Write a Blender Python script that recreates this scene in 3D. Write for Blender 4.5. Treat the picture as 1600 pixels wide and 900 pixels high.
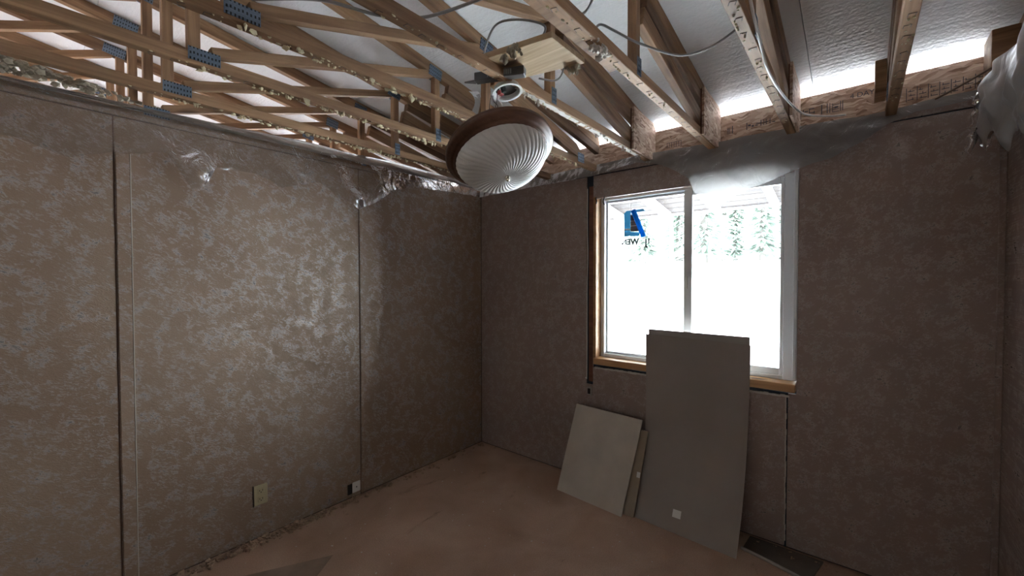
import bpy, bmesh, math, random
from mathutils import Vector, Matrix, noise
for o in list(bpy.data.objects): bpy.data.objects.remove(o)
S = bpy.context.scene
COL = S.collection
random.seed(7)
PI = math.pi

# ------------------------------------------------------------------ camera
cd = bpy.data.cameras.new('camera'); cam = bpy.data.objects.new('camera', cd); COL.objects.link(cam)
cd.sensor_width = 36; cd.lens = 14.592; cd.clip_start = .02; cd.clip_end = 300
cam.matrix_world = Matrix(((0.76776716, -0.01248259, 0.64060734, 0.0),
                           (0.6407278, 0.01684549, -0.76758329, 0.0),
                           (-0.00120992, 0.99978018, 0.02093136, 1.51372),
                           (0, 0, 0, 1)))
S.camera = cam
# ------------------------------------------------------------------ world, light, exposure
w = bpy.data.worlds.new('overcast'); S.world = w; w.use_nodes = True
nt = w.node_tree; nt.nodes.clear()
out = nt.nodes.new('ShaderNodeOutputWorld'); bg = nt.nodes.new('ShaderNodeBackground')
bg.inputs[0].default_value = (.90, .945, 1.0, 1); bg.inputs[1].default_value = 3.4
nt.links.new(bg.outputs[0], out.inputs[0])
def portal(name, loc, rot, sx, sy):
    l = bpy.data.lights.new(name, 'AREA'); l.shape = 'RECTANGLE'; l.size = sx; l.size_y = sy
    l.cycles.is_portal = True
    o = bpy.data.objects.new(name, l); COL.objects.link(o); o.location = loc; o.rotation_euler = rot
portal('window_portal', (-.87, 2.93, 1.52), (-PI/2, 0, 0), 1.22, 1.22)
portal('rear_window_portal', (-3.3, -5.14, 1.475), (PI/2, 0, 0), 1.2, 1.35)
portal('rear_window_portal', (-6.0, -5.14, 1.475), (PI/2, 0, 0), 2.0, 1.35)
portal('next_room_portal', (-4.5, 2.93, 1.47), (-PI/2, 0, 0), 2.2, 1.34)
portal('next_room_portal', (1.9, 2.93, 1.47), (-PI/2, 0, 0), 1.4, 1.34)
S.view_settings.view_transform = 'Standard'; S.view_settings.look = 'None'
S.view_settings.gamma = 1; S.view_settings.use_curve_mapping = False
S.view_settings.exposure = 3.3

# ------------------------------------------------------------------ key sizes (metres)
XL, XR, YW, HT = -2.667, .487, 2.754, 2.28       # left wall, right wall, window wall, drywall height
XEND, XFAR, YREAR, YHB = 3.2, -7.4, -.85, -5.0
YR = -1.15                                       # ridge line
def zroof(y): return 2.547 + .164*(YW-y) if y > YR else 2.547 + .164*(YW-YR) - .164*(YR-y)
TX = [.51-.4*k for k in range(19)]               # truss positions, TX[0] above the right wall

# ------------------------------------------------------------------ materials
def mat(name): 
    m = bpy.data.materials.new(name); m.use_nodes = True
    n = m.node_tree; b = n.nodes['Principled BSDF']; return m, n, b
def N(n, t, **kw):
    x = n.nodes.new(t)
    for k, v in kw.items():
        if k.startswith('i_'):
            x.inputs[k[2:].replace('_', ' ')].default_value = v
        else: setattr(x, k, v)
    return x
def ramp(n, stops):
    r = n.nodes.new('ShaderNodeValToRGB'); e = r.color_ramp.elements
    while len(e) > 1: e.remove(e[-1])
    e[0].position = stops[0][0]; e[0].color = (*stops[0][1], 1)
    for p_, c in stops[1:]:
        q = e.new(p_); q.color = (*c, 1)
    return r
def coords(n, scale=(1,1,1), rot=(0,0,0), kind='Object', rnd=False):
    tc = n.nodes.new('ShaderNodeTexCoord'); mp = n.nodes.new('ShaderNodeMapping')
    mp.inputs['Scale'].default_value = scale; mp.inputs['Rotation'].default_value = rot
    src = tc.outputs[kind]
    if rnd:
        oi = n.nodes.new('ShaderNodeObjectInfo'); ad = n.nodes.new('ShaderNodeVectorMath'); ad.operation = 'ADD'
        ml = n.nodes.new('ShaderNodeMath'); ml.operation = 'MULTIPLY'; ml.inputs[1].default_value = 40
        n.links.new(oi.outputs['Random'], ml.inputs[0]); n.links.new(ml.outputs[0], ad.inputs[1])
        n.links.new(src, ad.inputs[0]); src = ad.outputs[0]
    n.links.new(src, mp.inputs[0]); return mp.outputs[0]
def bump(n, b, h, s, d=.002):
    bp = n.nodes.new('ShaderNodeBump'); bp.inputs['Strength'].default_value = s; bp.inputs['Distance'].default_value = d
    n.links.new(h, bp.inputs['Height']); n.links.new(bp.outputs[0], b.inputs['Normal'])
def plain(name, c, r=.5, metal=0, bumps=0, bscale=60, vary=0):
    m, n, b = mat(name); b.inputs['Base Color'].default_value = (*c, 1); b.inputs['Roughness'].default_value = r
    b.inputs['Metallic'].default_value = metal
    if vary:
        ns = N(n, 'ShaderNodeTexNoise', i_Scale=bscale/6, i_Detail=6.0); n.links.new(coords(n), ns.inputs[0])
        rp = ramp(n, [(.3, tuple(x*(1-vary) for x in c)), (.7, tuple(min(1, x*(1+vary)) for x in c))])
        n.links.new(ns.outputs[0], rp.inputs[0]); n.links.new(rp.outputs[0], b.inputs['Base Color'])
    if bumps:
        ns = N(n, 'ShaderNodeTexNoise', i_Scale=float(bscale), i_Detail=4.0); n.links.new(coords(n), ns.inputs[0])
        bump(n, b, ns.outputs[0], bumps)
    return m
def wood(name, lo, hi, rough=.7, grain=26):
    m, n, b = mat(name); b.inputs['Roughness'].default_value = rough
    v = coords(n, (1.6, grain, grain), rnd=True)
    a = N(n, 'ShaderNodeTexNoise', i_Scale=1.0, i_Detail=8.0, i_Roughness=.62, i_Distortion=.6); n.links.new(v, a.inputs[0])
    v2 = coords(n, (2.2, 5, 5), rnd=True)
    k = N(n, 'ShaderNodeTexVoronoi', i_Scale=1.0); n.links.new(v2, k.inputs[0])
    kr = ramp(n, [(.05, (.22, .16, .12)), (.16, (1, 1, 1))]); n.links.new(k.outputs['Distance'], kr.inputs[0])
    st = N(n, 'ShaderNodeTexNoise', i_Scale=1.2, i_Detail=5.0); n.links.new(coords(n, (1, 3, 3), rnd=True), st.inputs[0])
    sr = ramp(n, [(.35, (.62, .58, .55)), (.62, (1.05, 1.03, 1.0))]); n.links.new(st.outputs[0], sr.inputs[0])
    mid = tuple((x+y)/2 for x, y in zip(lo, hi))
    rp = ramp(n, [(.3, lo), (.5, mid), (.68, hi)]); n.links.new(a.outputs[0], rp.inputs[0])
    m1 = N(n, 'ShaderNodeMix', data_type='RGBA', blend_type='MULTIPLY'); m1.inputs[0].default_value = 1
    m2 = N(n, 'ShaderNodeMix', data_type='RGBA', blend_type='MULTIPLY'); m2.inputs[0].default_value = 1
    n.links.new(rp.outputs[0], m1.inputs[6]); n.links.new(kr.outputs[0], m1.inputs[7])
    n.links.new(m1.outputs[2], m2.inputs[6]); n.links.new(sr.outputs[0], m2.inputs[7])
    n.links.new(m2.outputs[2], b.inputs['Base Color']); bump(n, b, a.outputs[0], .25, .003)
    return m
M = {}
M['lumber'] = wood('lumber', (.19, .10, .052), (.47, .295, .165))
M['lumber_dark'] = wood('lumber_dark', (.13, .068, .038), (.30, .18, .105))
M['lumber_red'] = wood('lumber_red', (.14, .055, .035), (.26, .11, .07))
M['plank'] = wood('plank_pine', (.36, .25, .14), (.62, .47, .30), .6, 40)
M['sill'] = wood('sill_wood', (.42, .22, .09), (.66, .40, .20), .5)
M['oak'] = wood('oak_ring', (.085, .036, .020), (.16, .075, .042), .42, 60)
M['porchwood'] = wood('porch_wood', (.028, .018, .015), (.050, .036, .030), .8)

def osb_mat():
    m, n, b = mat('osb'); b.inputs['Roughness'].default_value = .75
    cols = []
    v0 = coords(n)
    wv = N(n, 'ShaderNodeTexNoise', i_Scale=9.0, i_Detail=3.0); n.links.new(v0, wv.inputs[0])
    mm = N(n, 'ShaderNodeMix', data_type='VECTOR'); mm.inputs[0].default_value = .06
    n.links.new(v0, mm.inputs[4]); n.links.new(wv.outputs['Color'], mm.inputs[5])
    for sc, ro in (((20, 20, 90), .20), ((17, 17, 76), -.22)):
        r = N(n, 'ShaderNodeMapping'); r.inputs['Rotation'].default_value = (ro, ro, 0)
        q = N(n, 'ShaderNodeMapping'); q.inputs['Scale'].default_value = sc
        n.links.new(mm.outputs[1], r.inputs[0]); n.links.new(r.outputs[0], q.inputs[0])
        vo = N(n, 'ShaderNodeTexVoronoi', i_Scale=1.0); n.links.new(q.outputs[0], vo.inputs[0])
        rp = ramp(n, [(0, (.30, .18, .12)), (.25, (.50, .33, .235)), (.65, (.64, .46, .345)), (1, (.80, .66, .53))])
        sp = N(n, 'ShaderNodeSeparateColor'); n.links.new(vo.outputs['Color'], sp.inputs[0]); n.links.new(sp.outputs[0], rp.inputs[0])
        cols.append((rp.outputs[0], sp.outputs[1], vo.outputs['Distance']))
    gt = N(n, 'ShaderNodeMath', operation='GREATER_THAN'); gt.inputs[1].default_value = .5; n.links.new(cols[0][1], gt.inputs[0])
    mx = N(n, 'ShaderNodeMix', data_type='RGBA'); n.links.new(gt.outputs[0], mx.inputs[0]); n.links.new(cols[0][0], mx.inputs[6]); n.links.new(cols[1][0], mx.inputs[7])
    n.links.new(mx.outputs[2], b.inputs['Base Color']); bump(n, b, cols[0][2], .6, .003); return m
M['osb'] = osb_mat()

def wallpaper(name, base, base2, pearl, amt=.5, axis='x', csc=11.0, bs=.45):
    """sponged pearl wallpaper: brown ground with thin glossy silver strokes in clumps"""
    m, n, b = mat(name)
    v = coords(n, (1, 1, 1))
    cl = N(n, 'ShaderNodeTexNoise', i_Scale=csc, i_Detail=4.0, i_Roughness=.65, i_Distortion=.5); n.links.new(v, cl.inputs[0])
    sc, ro = ((1, 34, 90), (.5, 0, 0)) if axis == 'x' else ((50, 1, 70), (0, .5, 0))
    mp2 = N(n, 'ShaderNodeMapping'); mp2.vector_type = 'POINT'
    mp2.inputs['Rotation'].default_value = ro
    mp3 = N(n, 'ShaderNodeMapping'); mp3.inputs['Scale'].default_value = sc
    n.links.new(v, mp2.inputs[0]); n.links.new(mp2.outputs[0], mp3.inputs[0])
    st = N(n, 'ShaderNodeTexNoise', i_Scale=1.0, i_Detail=5.0, i_Roughness=.7, i_Distortion=1.4); n.links.new(mp3.outputs[0], st.inputs[0])
    ad = N(n, 'ShaderNodeMath', operation='MULTIPLY_ADD'); ad.inputs[1].default_value = 1.15
    n.links.new(st.outputs[0], ad.inputs[0]); n.links.new(cl.outputs[0], ad.inputs[2])
    rr = ramp(n, [(.0, (0, 0, 0)), (1.0, (1, 1, 1))]); mr = N(n, 'ShaderNodeMapRange'); mr.inputs[1].default_value = 1.12-.08*amt; mr.inputs[2].default_value = 1.34-.06*amt; n.links.new(ad.outputs[0], mr.inputs[0]); n.links.new(mr.outputs[0], rr.inputs[0])
    big = N(n, 'ShaderNodeTexNoise', i_Scale=1.3, i_Detail=4.0); n.links.new(v, big.inputs[0])
    br = ramp(n, [(.35, base), (.65, base2)]); n.links.new(big.outputs[0], br.inputs[0])
    mx = N(n, 'ShaderNodeMix', data_type='RGBA'); n.links.new(rr.outputs[0], mx.inputs[0])
    n.links.new(br.outputs[0], mx.inputs[6]); mx.inputs[7].default_value = (*pearl, 1)
    n.links.new(mx.outputs[2], b.inputs['Base Color'])
    rg = N(n, 'ShaderNodeMapRange'); rg.inputs[3].default_value = .50; rg.inputs[4].default_value = .25
    n.links.new(rr.outputs[0], rg.inputs[0]); n.links.new(rg.outputs[0], b.inputs['Roughness'])
    mt = N(n, 'ShaderNodeMath', operation='MULTIPLY'); mt.inputs[1].default_value = .5
    n.links.new(rr.outputs[0], mt.inputs[0]); n.links.new(mt.outputs[0], b.inputs['Metallic'])
    dm = N(n, 'ShaderNodeTexNoise', i_Scale=16.0, i_Detail=3.0); n.links.new(v, dm.inputs[0])
    ad2 = N(n, 'ShaderNodeMath', operation='ADD'); n.links.new(dm.outputs[0], ad2.inputs[0]); n.links.new(st.outputs[0], ad2.inputs[1])
    bump(n, b, ad2.outputs[0], bs, .004)
    return m
M['paper_left'] = wallpaper('wallpaper_side', (.240, .160, .108), (.292, .206, .146), (.42, .38, .36), .62, 'x', 14.0, .6)
M['paper_back'] = wallpaper('wallpaper_window', (.280, .208, .183), (.32, .242, .212), (.46, .40, .375), .62, 'y', 15.0, .4)

def floor_mat():
    m, n, b = mat('particleboard'); b.inputs['Roughness'].default_value = .62
    v = coords(n)
    f = N(n, 'ShaderNodeTexNoise', i_Scale=180.0, i_Detail=4.0); n.links.new(v, f.inputs[0])
    g = N(n, 'ShaderNodeTexNoise', i_Scale=2.2, i_Detail=6.0, i_Distortion=.4); n.links.new(v, g.inputs[0])
    r1 = ramp(n, [(.3, (.34, .212, .150)), (.7, (.51, .355, .268))]); n.links.new(g.outputs[0], r1.inputs[0])
    r2 = ramp(n, [(.3, (.78, .76, .74)), (.7, (1.1, 1.08, 1.05))]); n.links.new(f.outputs[0], r2.inputs[0])
    mx = N(n, 'ShaderNodeMix', data_type='RGBA', blend_type='MULTIPLY'); mx.inputs[0].default_value = 1
    n.links.new(r1.outputs[0], mx.inputs[6]); n.links.new(r2.outputs[0], mx.inputs[7])
    # scuffs
    sv = coords(n, (3, .9, 1), (0, 0, .6)); sn = N(n, 'ShaderNodeTexNoise', i_Scale=1.6, i_Detail=9.0, i_Roughness=.7, i_Distortion=1.2); n.links.new(sv, sn.inputs[0])
    r3 = ramp(n, [(.30, (.5, .48, .46)), (.40, (1, 1, 1))]); n.links.new(sn.outputs[0], r3.inputs[0])
    m2 = N(n, 'ShaderNodeMix', data_type='RGBA', blend_type='MULTIPLY'); m2.inputs[0].default_value = 1
    n.links.new(mx.outputs[2], m2.inputs[6]); n.links.new(r3.outputs[0], m2.inputs[7])
    n.links.new(m2.outputs[2], b.inputs['Base Color']); bump(n, b, f.outputs[0], .25, .001); return m
M['floor'] = floor_mat()

def roof_mat():
    m, n, b = mat('white_roof_panel'); b.inputs['Roughness'].default_value = .55
    v = coords(n, (2, 45, 8)); f = N(n, 'ShaderNodeTexNoise', i_Scale=1.0, i_Detail=6.0); n.links.new(v, f.inputs[0])
    v2 = coords(n); g = N(n, 'ShaderNodeTexNoise', i_Scale=1.4, i_Detail=5.0); n.links.new(v2, g.inputs[0])
    fn = N(n, 'ShaderNodeTexNoise', i_Scale=70.0, i_Detail=3.0); n.links.new(v2, fn.inputs[0])
    rp = ramp(n, [(.3, (.80, .81, .82)), (.7, (.90, .91, .92))]); n.links.new(g.outputs[0], rp.inputs[0])
    sp = N(n, 'ShaderNodeTexNoise', i_Scale=3.0, i_Detail=8.0, i_Roughness=.8, i_Distortion=3.0); n.links.new(coords(n, (1, 2.4, 1)), sp.inputs[0])
    sr = ramp(n, [(.24, (.3, .28, .26)), (.29, (1, 1, 1))]); n.links.new(sp.outputs[0], sr.inputs[0])
    mx = N(n, 'ShaderNodeMix', data_type='RGBA', blend_type='MULTIPLY'); mx.inputs[0].default_value = 1
    n.links.new(rp.outputs[0], mx.inputs[6]); n.links.new(sr.outputs[0], mx.inputs[7])
    n.links.new(mx.outputs[2], b.inputs['Base Color'])
    ad = N(n, 'ShaderNodeMath', operation='ADD'); n.links.new(f.outputs[0], ad.inputs[0]); n.links.new(fn.outputs[0], ad.inputs[1])
    bump(n, b, ad.outputs[0], .8, .004); return m
M['roof'] = roof_mat()

def plate_mat():
    m, n, b = mat('galvanized_plate'); b.inputs['Roughness'].default_value = .45; b.inputs['Metallic'].default_value = .7
    v = coords(n, (95, 1, 48)); ch = N(n, 'ShaderNodeTexVoronoi', i_Scale=1.0); ch.distance = 'CHEBYCHEV'; ch.inputs['Randomness'].default_value = .15
    n.links.new(coords(n, (90, 90, 48)), ch.inputs[0])
    rp = ramp(n, [(.14, (.03, .035, .04)), (.30, (.20, .26, .34)), (.6, (.14, .18, .25))]); n.links.new(ch.outputs['Distance'], rp.inputs[0])
    n.links.new(rp.outputs[0], b.inputs['Base Color']); bump(n, b, ch.outputs['Distance'], .8, .002); return m
M['plate'] = plate_mat()

def film(name, trans, col, rough=.18, bs=.8, fac_hi=None, scale=14):
    """thin polyethylene: part clear, part milky, glossy over the wrinkles"""
    m = bpy.data.materials.new(name); m.use_nodes = True; n = m.node_tree; n.nodes.clear()
    o = n.nodes.new('ShaderNodeOutputMaterial')
    tr = n.nodes.new('ShaderNodeBsdfTransparent'); tl = n.nodes.new('ShaderNodeBsdfTranslucent'); df = n.nodes.new('ShaderNodeBsdfDiffuse')
    gl = n.nodes.new('ShaderNodeBsdfGlossy'); gl.inputs['Roughness'].default_value = rough
    tl.inputs[0].default_value = (*col, 1); df.inputs[0].default_value = (*col, 1); gl.inputs[0].default_value = (.9, .92, .95, 1)
    v = coords(n); ns = N(n, 'ShaderNodeTexNoise', i_Scale=float(scale), i_Detail=4.0, i_Distortion=1.5); n.links.new(v, ns.inputs[0])
    bp = n.nodes.new('ShaderNodeBump'); bp.inputs['Strength'].default_value = bs; bp.inputs['Distance'].default_value = .02
    n.links.new(ns.outputs[0], bp.inputs['Height'])
    for x in (tl, df, gl): n.links.new(bp.outputs[0], x.inputs['Normal'])
    a = n.nodes.new('ShaderNodeMixShader'); a.inputs[0].default_value = .5; n.links.new(tl.outputs[0], a.inputs[1]); n.links.new(df.outputs[0], a.inputs[2])
    c = n.nodes.new('ShaderNodeMixShader'); c.inputs[0].default_value = trans; n.links.new(a.outputs[0], c.inputs[1]); n.links.new(tr.outputs[0], c.inputs[2])
    fr = n.nodes.new('ShaderNodeFresnel'); fr.inputs[0].default_value = 1.5; n.links.new(bp.outputs[0], fr.inputs['Normal'])
    d = n.nodes.new('ShaderNodeMixShader'); n.links.new(fr.outputs[0], d.inputs[0]); n.links.new(c.outputs[0], d.inputs[1]); n.links.new(gl.outputs[0], d.inputs[2])
    n.links.new(d.outputs[0], o.inputs[0]); return m
M['film_clear'] = film('clear_film', .74, (.48, .42, .37), .10, .5, scale=11)
M['film_milky'] = film('milky_film', .12, (.34, .325, .315), .40, .42, scale=10)
M['film_bundle'] = film('bundled_film', .10, (.52, .50, .48), .40, .3, scale=8)
M['film_dull'] = film('dusty_film', .06, (.27, .22, .185), .4, .7, scale=12)

def glass_pane(name):
    m = bpy.data.materials.new(name); m.use_nodes = True; n = m.node_tree; n.nodes.clear()
    o = n.nodes.new('ShaderNodeOutputMaterial'); tr = n.nodes.new('ShaderNodeBsdfTransparent'); gl = n.nodes.new('ShaderNodeBsdfGlossy')
    gl.inputs['Roughness'].default_value = .02; fr = n.nodes.new('ShaderNodeFresnel'); fr.inputs[0].default_value = 1.3
    tr.inputs[0].default_value = (.94, .97, .97, 1)
    d = n.nodes.new('ShaderNodeMixShader'); n.links.new(fr.outputs[0], d.inputs[0]); n.links.new(tr.outputs[0], d.inputs[1]); n.links.new(gl.outputs[0], d.inputs[2])
    n.links.new(d.outputs[0], o.inputs[0]); return m
M['pane'] = glass_pane('window_glass')
m, n, b = mat('frosted_glass'); b.inputs['Base Color'].default_value = (.80, .79, .76, 1); b.inputs['Roughness'].default_value = .28
b.inputs['Transmission Weight'].default_value = .25; b.inputs['IOR'].default_value = 1.45; M['frost'] = m
b.inputs['Subsurface Weight'].default_value = .0
M['vinyl'] = plain('white_vinyl', (.74, .76, .78), .35)
M['cream'] = plain('cream_board_face', (.52, .47, .40), .7, vary=.12, bscale=30)
M['greyboard'] = plain('grey_brown_hardboard', (.31, .265, .235), .75, vary=.10, bscale=14)
M['greyboard2'] = plain('grey_hardboard_back', (.33, .30, .275), .75, vary=.10, bscale=14)
M['tanboard'] = plain('tan_drywall_back', (.34, .27, .20), .8, vary=.1, bscale=14)
M['gypsum'] = plain('gypsum_edge', (.55, .52, .47), .9, bumps=.4)
M['sill_dark'] = plain('dark_brown_groove', (.13, .075, .055), .9)
M['greyboard_dark'] = plain('brown_backing', (.10, .06, .045), .9)
M['dark'] = plain('dark_cavity', (.025, .022, .02), .95)
M['darkblue'] = plain('dark_sheathing', (.03, .04, .06), .9)
M['grey_plastic'] = plain('dark_grey_bar', (.10, .095, .095), .5, bumps=.2)
M['white_plastic'] = plain('white_plastic', (.72, .72, .70), .4)
M['ivory'] = plain('ivory_plastic', (.42, .36, .22), .45)
M['black'] = plain('black_plastic', (.012, .012, .012), .45)
M['red'] = plain('red_plastic', (.35, .03, .02), .45)
M['cable'] = plain('grey_white_cable', (.27, .26, .26), .45)
M['cable_dark'] = plain('brown_cable', (.16, .10, .07), .5)
M['ink'] = plain('stamp_ink', (.10, .09, .11), .8)
M['print'] = plain('grey_print', (.35, .35, .35), .7)
M['brass'] = plain('nickel', (.62, .58, .52), .25, 1)
M['steel'] = plain('staple_steel', (.11, .085, .07), .5, .4)
M['residue'] = plain('glue_residue', (.62, .55, .36), .8, bumps=.6, vary=.2)
M['paperres'] = plain('torn_drywall_paper', (.62, .58, .52), .85, bumps=.5, bscale=40, vary=.1)
M['fluff'] = plain('insulation_fluff', (.33, .29, .22), .95, bumps=1, bscale=80, vary=.3)
M['blue'] = plain('blue_film', (.02, .30, .75), .25)
M['lightblue'] = plain('light_blue_print', (.22, .58, .80), .5)
M['label_grey'] = plain('label_photo', (.12, .12, .14), .6)
M['label_ink'] = plain('label_lettering', (.015, .03, .05), .8)
def sheet(name, c):
    m = bpy.data.materials.new(name); m.use_nodes = True; n = m.node_tree; n.nodes.clear()
    o = n.nodes.new('ShaderNodeOutputMaterial'); tl = n.nodes.new('ShaderNodeBsdfTranslucent'); df = n.nodes.new('ShaderNodeBsdfDiffuse'); a = n.nodes.new('ShaderNodeMixShader'); a.inputs[0].default_value = .55
    tl.inputs[0].default_value = (*c, 1); df.inputs[0].default_value = (*c, 1); n.links.new(df.outputs[0], a.inputs[1]); n.links.new(tl.outputs[0], a.inputs[2]); n.links.new(a.outputs[0], o.inputs[0]); return m
M['blue'] = sheet('blue_film', (.02, .26, .60)); M['lightblue'] = sheet('light_blue_print', (.10, .26, .36))
M['snow'] = plain('snow', (.86, .88, .90), .8, bumps=.3, bscale=3)
M['bark'] = plain('bark', (.15, .135, .125), .95, bumps=.6, bscale=30)
M['birch'] = plain('birch_bark', (.72, .70, .66), .85, vary=.2, bscale=60)
M['needles'] = plain('needles', (.34, .40, .35), .85, vary=.35, bscale=30)
M['plainwall'] = plain('plain_interior_wall', (.50, .46, .42), .8)
M['siding'] = plain('siding', (.5, .45, .38), .8)
M['patch'] = plain('grey_scrap', (.25, .175, .13), .85, vary=.2)
M['matboard'] = plain('dark_floor_mat', (.10, .082, .068), .85, vary=.2)
M['debris'] = plain('debris_chips', (.34, .23, .16), .9, vary=.35, bscale=300)

# ------------------------------------------------------------------ mesh helpers
class MB:
    def __init__(s): s.b = bmesh.new()
    def box(s, x0, x1, y0, y1, z0, z1):
        v = [s.b.verts.new(p) for p in ((x0,y0,z0),(x1,y0,z0),(x1,y1,z0),(x0,y1,z0),(x0,y0,z1),(x1,y0,z1),(x1,y1,z1),(x0,y1,z1))]
        for f in ((0,3,2,1),(4,5,6,7),(0,1,5,4),(1,2,6,5),(2,3,7,6),(3,0,4,7)): s.b.faces.new([v[i] for i in f])
        return v
    def poly(s, pts, off):
        """prism: polygon pts extruded by vector off"""
        off = Vector(off); a = [s.b.verts.new(p) for p in pts]; c = [s.b.verts.new(Vector(p)+off) for p in pts]
        s.b.faces.new(a); s.b.faces.new(list(reversed(c))); k = len(pts)
        for i in range(k): s.b.faces.new([a[(i+1) % k], a[i], c[i], c[(i+1) % k]])
    def tube(s, pts, r, seg=7):
        rings = []; pts = [Vector(p) for p in pts]
        for i, p in enumerate(pts):
            d = (pts[min(i+1, len(pts)-1)] - pts[max(i-1, 0)]).normalized()
            u = d.cross(Vector((.13, .27, .95))).normalized(); v = d.cross(u)
            rr = r[i] if isinstance(r, (list, tuple)) else r
            rings.append([s.b.verts.new(p + u*math.cos(2*PI*k/seg)*rr + v*math.sin(2*PI*k/seg)*rr) for k in range(seg)])
        for a, c in zip(rings, rings[1:]):
            for k in range(seg): s.b.faces.new([a[k], a[(k+1) % seg], c[(k+1) % seg], c[k]])
        s.b.faces.new(list(reversed(rings[0]))); s.b.faces.new(rings[-1])
    def lathe(s, prof, seg=48, close=False):
        rings = [[s.b.verts.new((r*math.cos(2*PI*k/seg), r*math.sin(2*PI*k/seg), z)) for k in range(seg)] for r, z in prof]
        pr = list(zip(rings, rings[1:])) + ([(rings[-1], rings[0])] if close else [])
        for a, c in pr:
            for k in range(seg): s.b.faces.new([a[k], a[(k+1) % seg], c[(k+1) % seg], c[k]])
        return rings
    def blob(s, c, r, sq=(1,1,1), rough=.35):
        g = bmesh.ops.create_icosphere(s.b, subdivisions=1, radius=r)
        for v in g['verts']:
            v.co = Vector((v.co.x*sq[0], v.co.y*sq[1], v.co.z*sq[2]))*(1+random.uniform(-rough, rough)) + Vector(c)
    def grid(s, fn, nu, nv, thick=0):
        g = [[s.b.verts.new(fn(i/nu, j/nv)) for j in range(nv+1)] for i in range(nu+1)]
        for i in range(nu):
            for j in range(nv): s.b.faces.new([g[i][j], g[i+1][j], g[i+1][j+1], g[i][j+1]])
        return g
    def build(s, name, mt, parent=None, kind=None, smooth=False, bevel=0, origin=None):
        if bevel: bmesh.ops.bevel(s.b, geom=s.b.edges[:], offset=bevel, segments=1, affect='EDGES', clamp_overlap=True)
        bmesh.ops.recalc_face_normals(s.b, faces=s.b.faces[:])
        if origin: bmesh.ops.translate(s.b, verts=s.b.verts[:], vec=-Vector(origin))
        me = bpy.data.meshes.new(name); s.b.to_mesh(me); s.b.free(); me.materials.append(mt)
        if smooth:
            for p in me.polygons: p.use_smooth = True
        o = bpy.data.objects.new(name, me); COL.objects.link(o)
        if origin: o.location = origin
        if parent is not None: o.parent = parent
        if kind: o['kind'] = kind
        return o
def tag(o, label, cat, group=None, kind=None):
    o['label'] = label; o['category'] = cat
    if group: o['group'] = group
    if kind: o['kind'] = kind
    return o
def empty(name, loc=(0,0,0), label=None, cat=None, group=None, kind=None):
    o = bpy.data.objects.new(name, None); COL.objects.link(o); o.location = loc; o.empty_display_size = .1
    if label: tag(o, label, cat, group)
    if kind: o['kind'] = kind
    return o
def lbox(name, mt, parent, x0, x1, y0, y1, z0, z1, bevel=0, kind=None):
    """box given in world coordinates, origin at its centre, parented (parents here never rotate)"""
    b = MB(); b.box(x0, x1, y0, y1, z0, z1)
    c = Vector(((x0+x1)/2, (y0+y1)/2, (z0+z1)/2))
    o = b.build(name, mt, parent, kind, bevel=bevel, origin=c)
    if parent is not None:
        o.location = c - world_loc(parent)
    return o
def world_loc(o):
    l = Vector(o.location)
    while o.parent: o = o.parent; l += Vector(o.location)
    return l
def member(name, p0, p1, wid, hei, mt, parent, bevel=.002, end0=0, end1=0):
    """lumber stick from p0 to p1 (world), local X along it, wid across, hei tall; end cuts sheared"""
    p0, p1 = Vector(p0), Vector(p1); d = (p1-p0); L = d.length; d.normalize()
    side = Vector((0,0,1)).cross(d)
    side = Vector((1,0,0)) if side.length < .05 else side.normalized()
    up = d.cross(side)
    b = MB(); v = b.box(-L/2, L/2, -wid/2, wid/2, -hei/2, hei/2)
    for i in (0, 3): v[i].co.x -= end0
    for i in (4, 7): v[i].co.x += end0
    for i in (1, 2): v[i].co.x += end1
    for i in (5, 6): v[i].co.x -= end1
    o = b.build(name, mt, parent, bevel=bevel)
    Mx = Matrix((d, side, up)).transposed().to_4x4(); Mx.translation = (p0+p1)/2 - (world_loc(parent) if parent else Vector((0,0,0)))
    o.matrix_local = Mx
    return o
def text_obj(name, txt, size, mt, parent, loc, rot, depth=.0006, mirror=False, bold=0):
    cu = bpy.data.curves.new(name, 'FONT'); cu.body = txt; cu.size = size; cu.extrude = depth; cu.offset = bold; cu.align_x = 'LEFT'
    t = bpy.data.objects.new(name, cu); COL.objects.link(t)
    bpy.context.view_layer.update()
    me = bpy.data.meshes.new_from_object(t.evaluated_get(bpy.context.evaluated_depsgraph_get()))
    bpy.data.objects.remove(t); me.materials.clear(); me.materials.append(mt)
    if mirror:
        for v in me.vertices: v.co.x = -v.co.x
        me.flip_normals()
    o = bpy.data.objects.new(name, me); COL.objects.link(o); o.parent = parent; o.location = loc; o.rotation_euler = rot
    return o
def copy_tree(o, parent=None):
    c = o.copy(); COL.objects.link(c); c.parent = parent
    for ch in list(o.children): copy_tree(ch, c)
    return c
def smoothpts(pts, n=8):
    """Catmull-Rom through pts"""
    P = [Vector(p) for p in pts]; P = [P[0]*2-P[1]] + P + [P[-1]*2-P[-2]]; r = []
    for i in range(1, len(P)-2):
        for k in range(n):
            t = k/n; a, b_, c, d = P[i-1:i+3]
            r.append(.5*((2*b_) + (c-a)*t + (2*a-5*b_+4*c-d)*t*t + (3*b_-a-3*c+d)*t**3))
    r.append(P[-2]); return r

# ================================================================== STRUCTURE
fl = MB(); fl.box(XFAR, XEND, YHB, YW+.15, -.6, 0); fl.build('floor', M['floor'], kind='structure')

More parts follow.
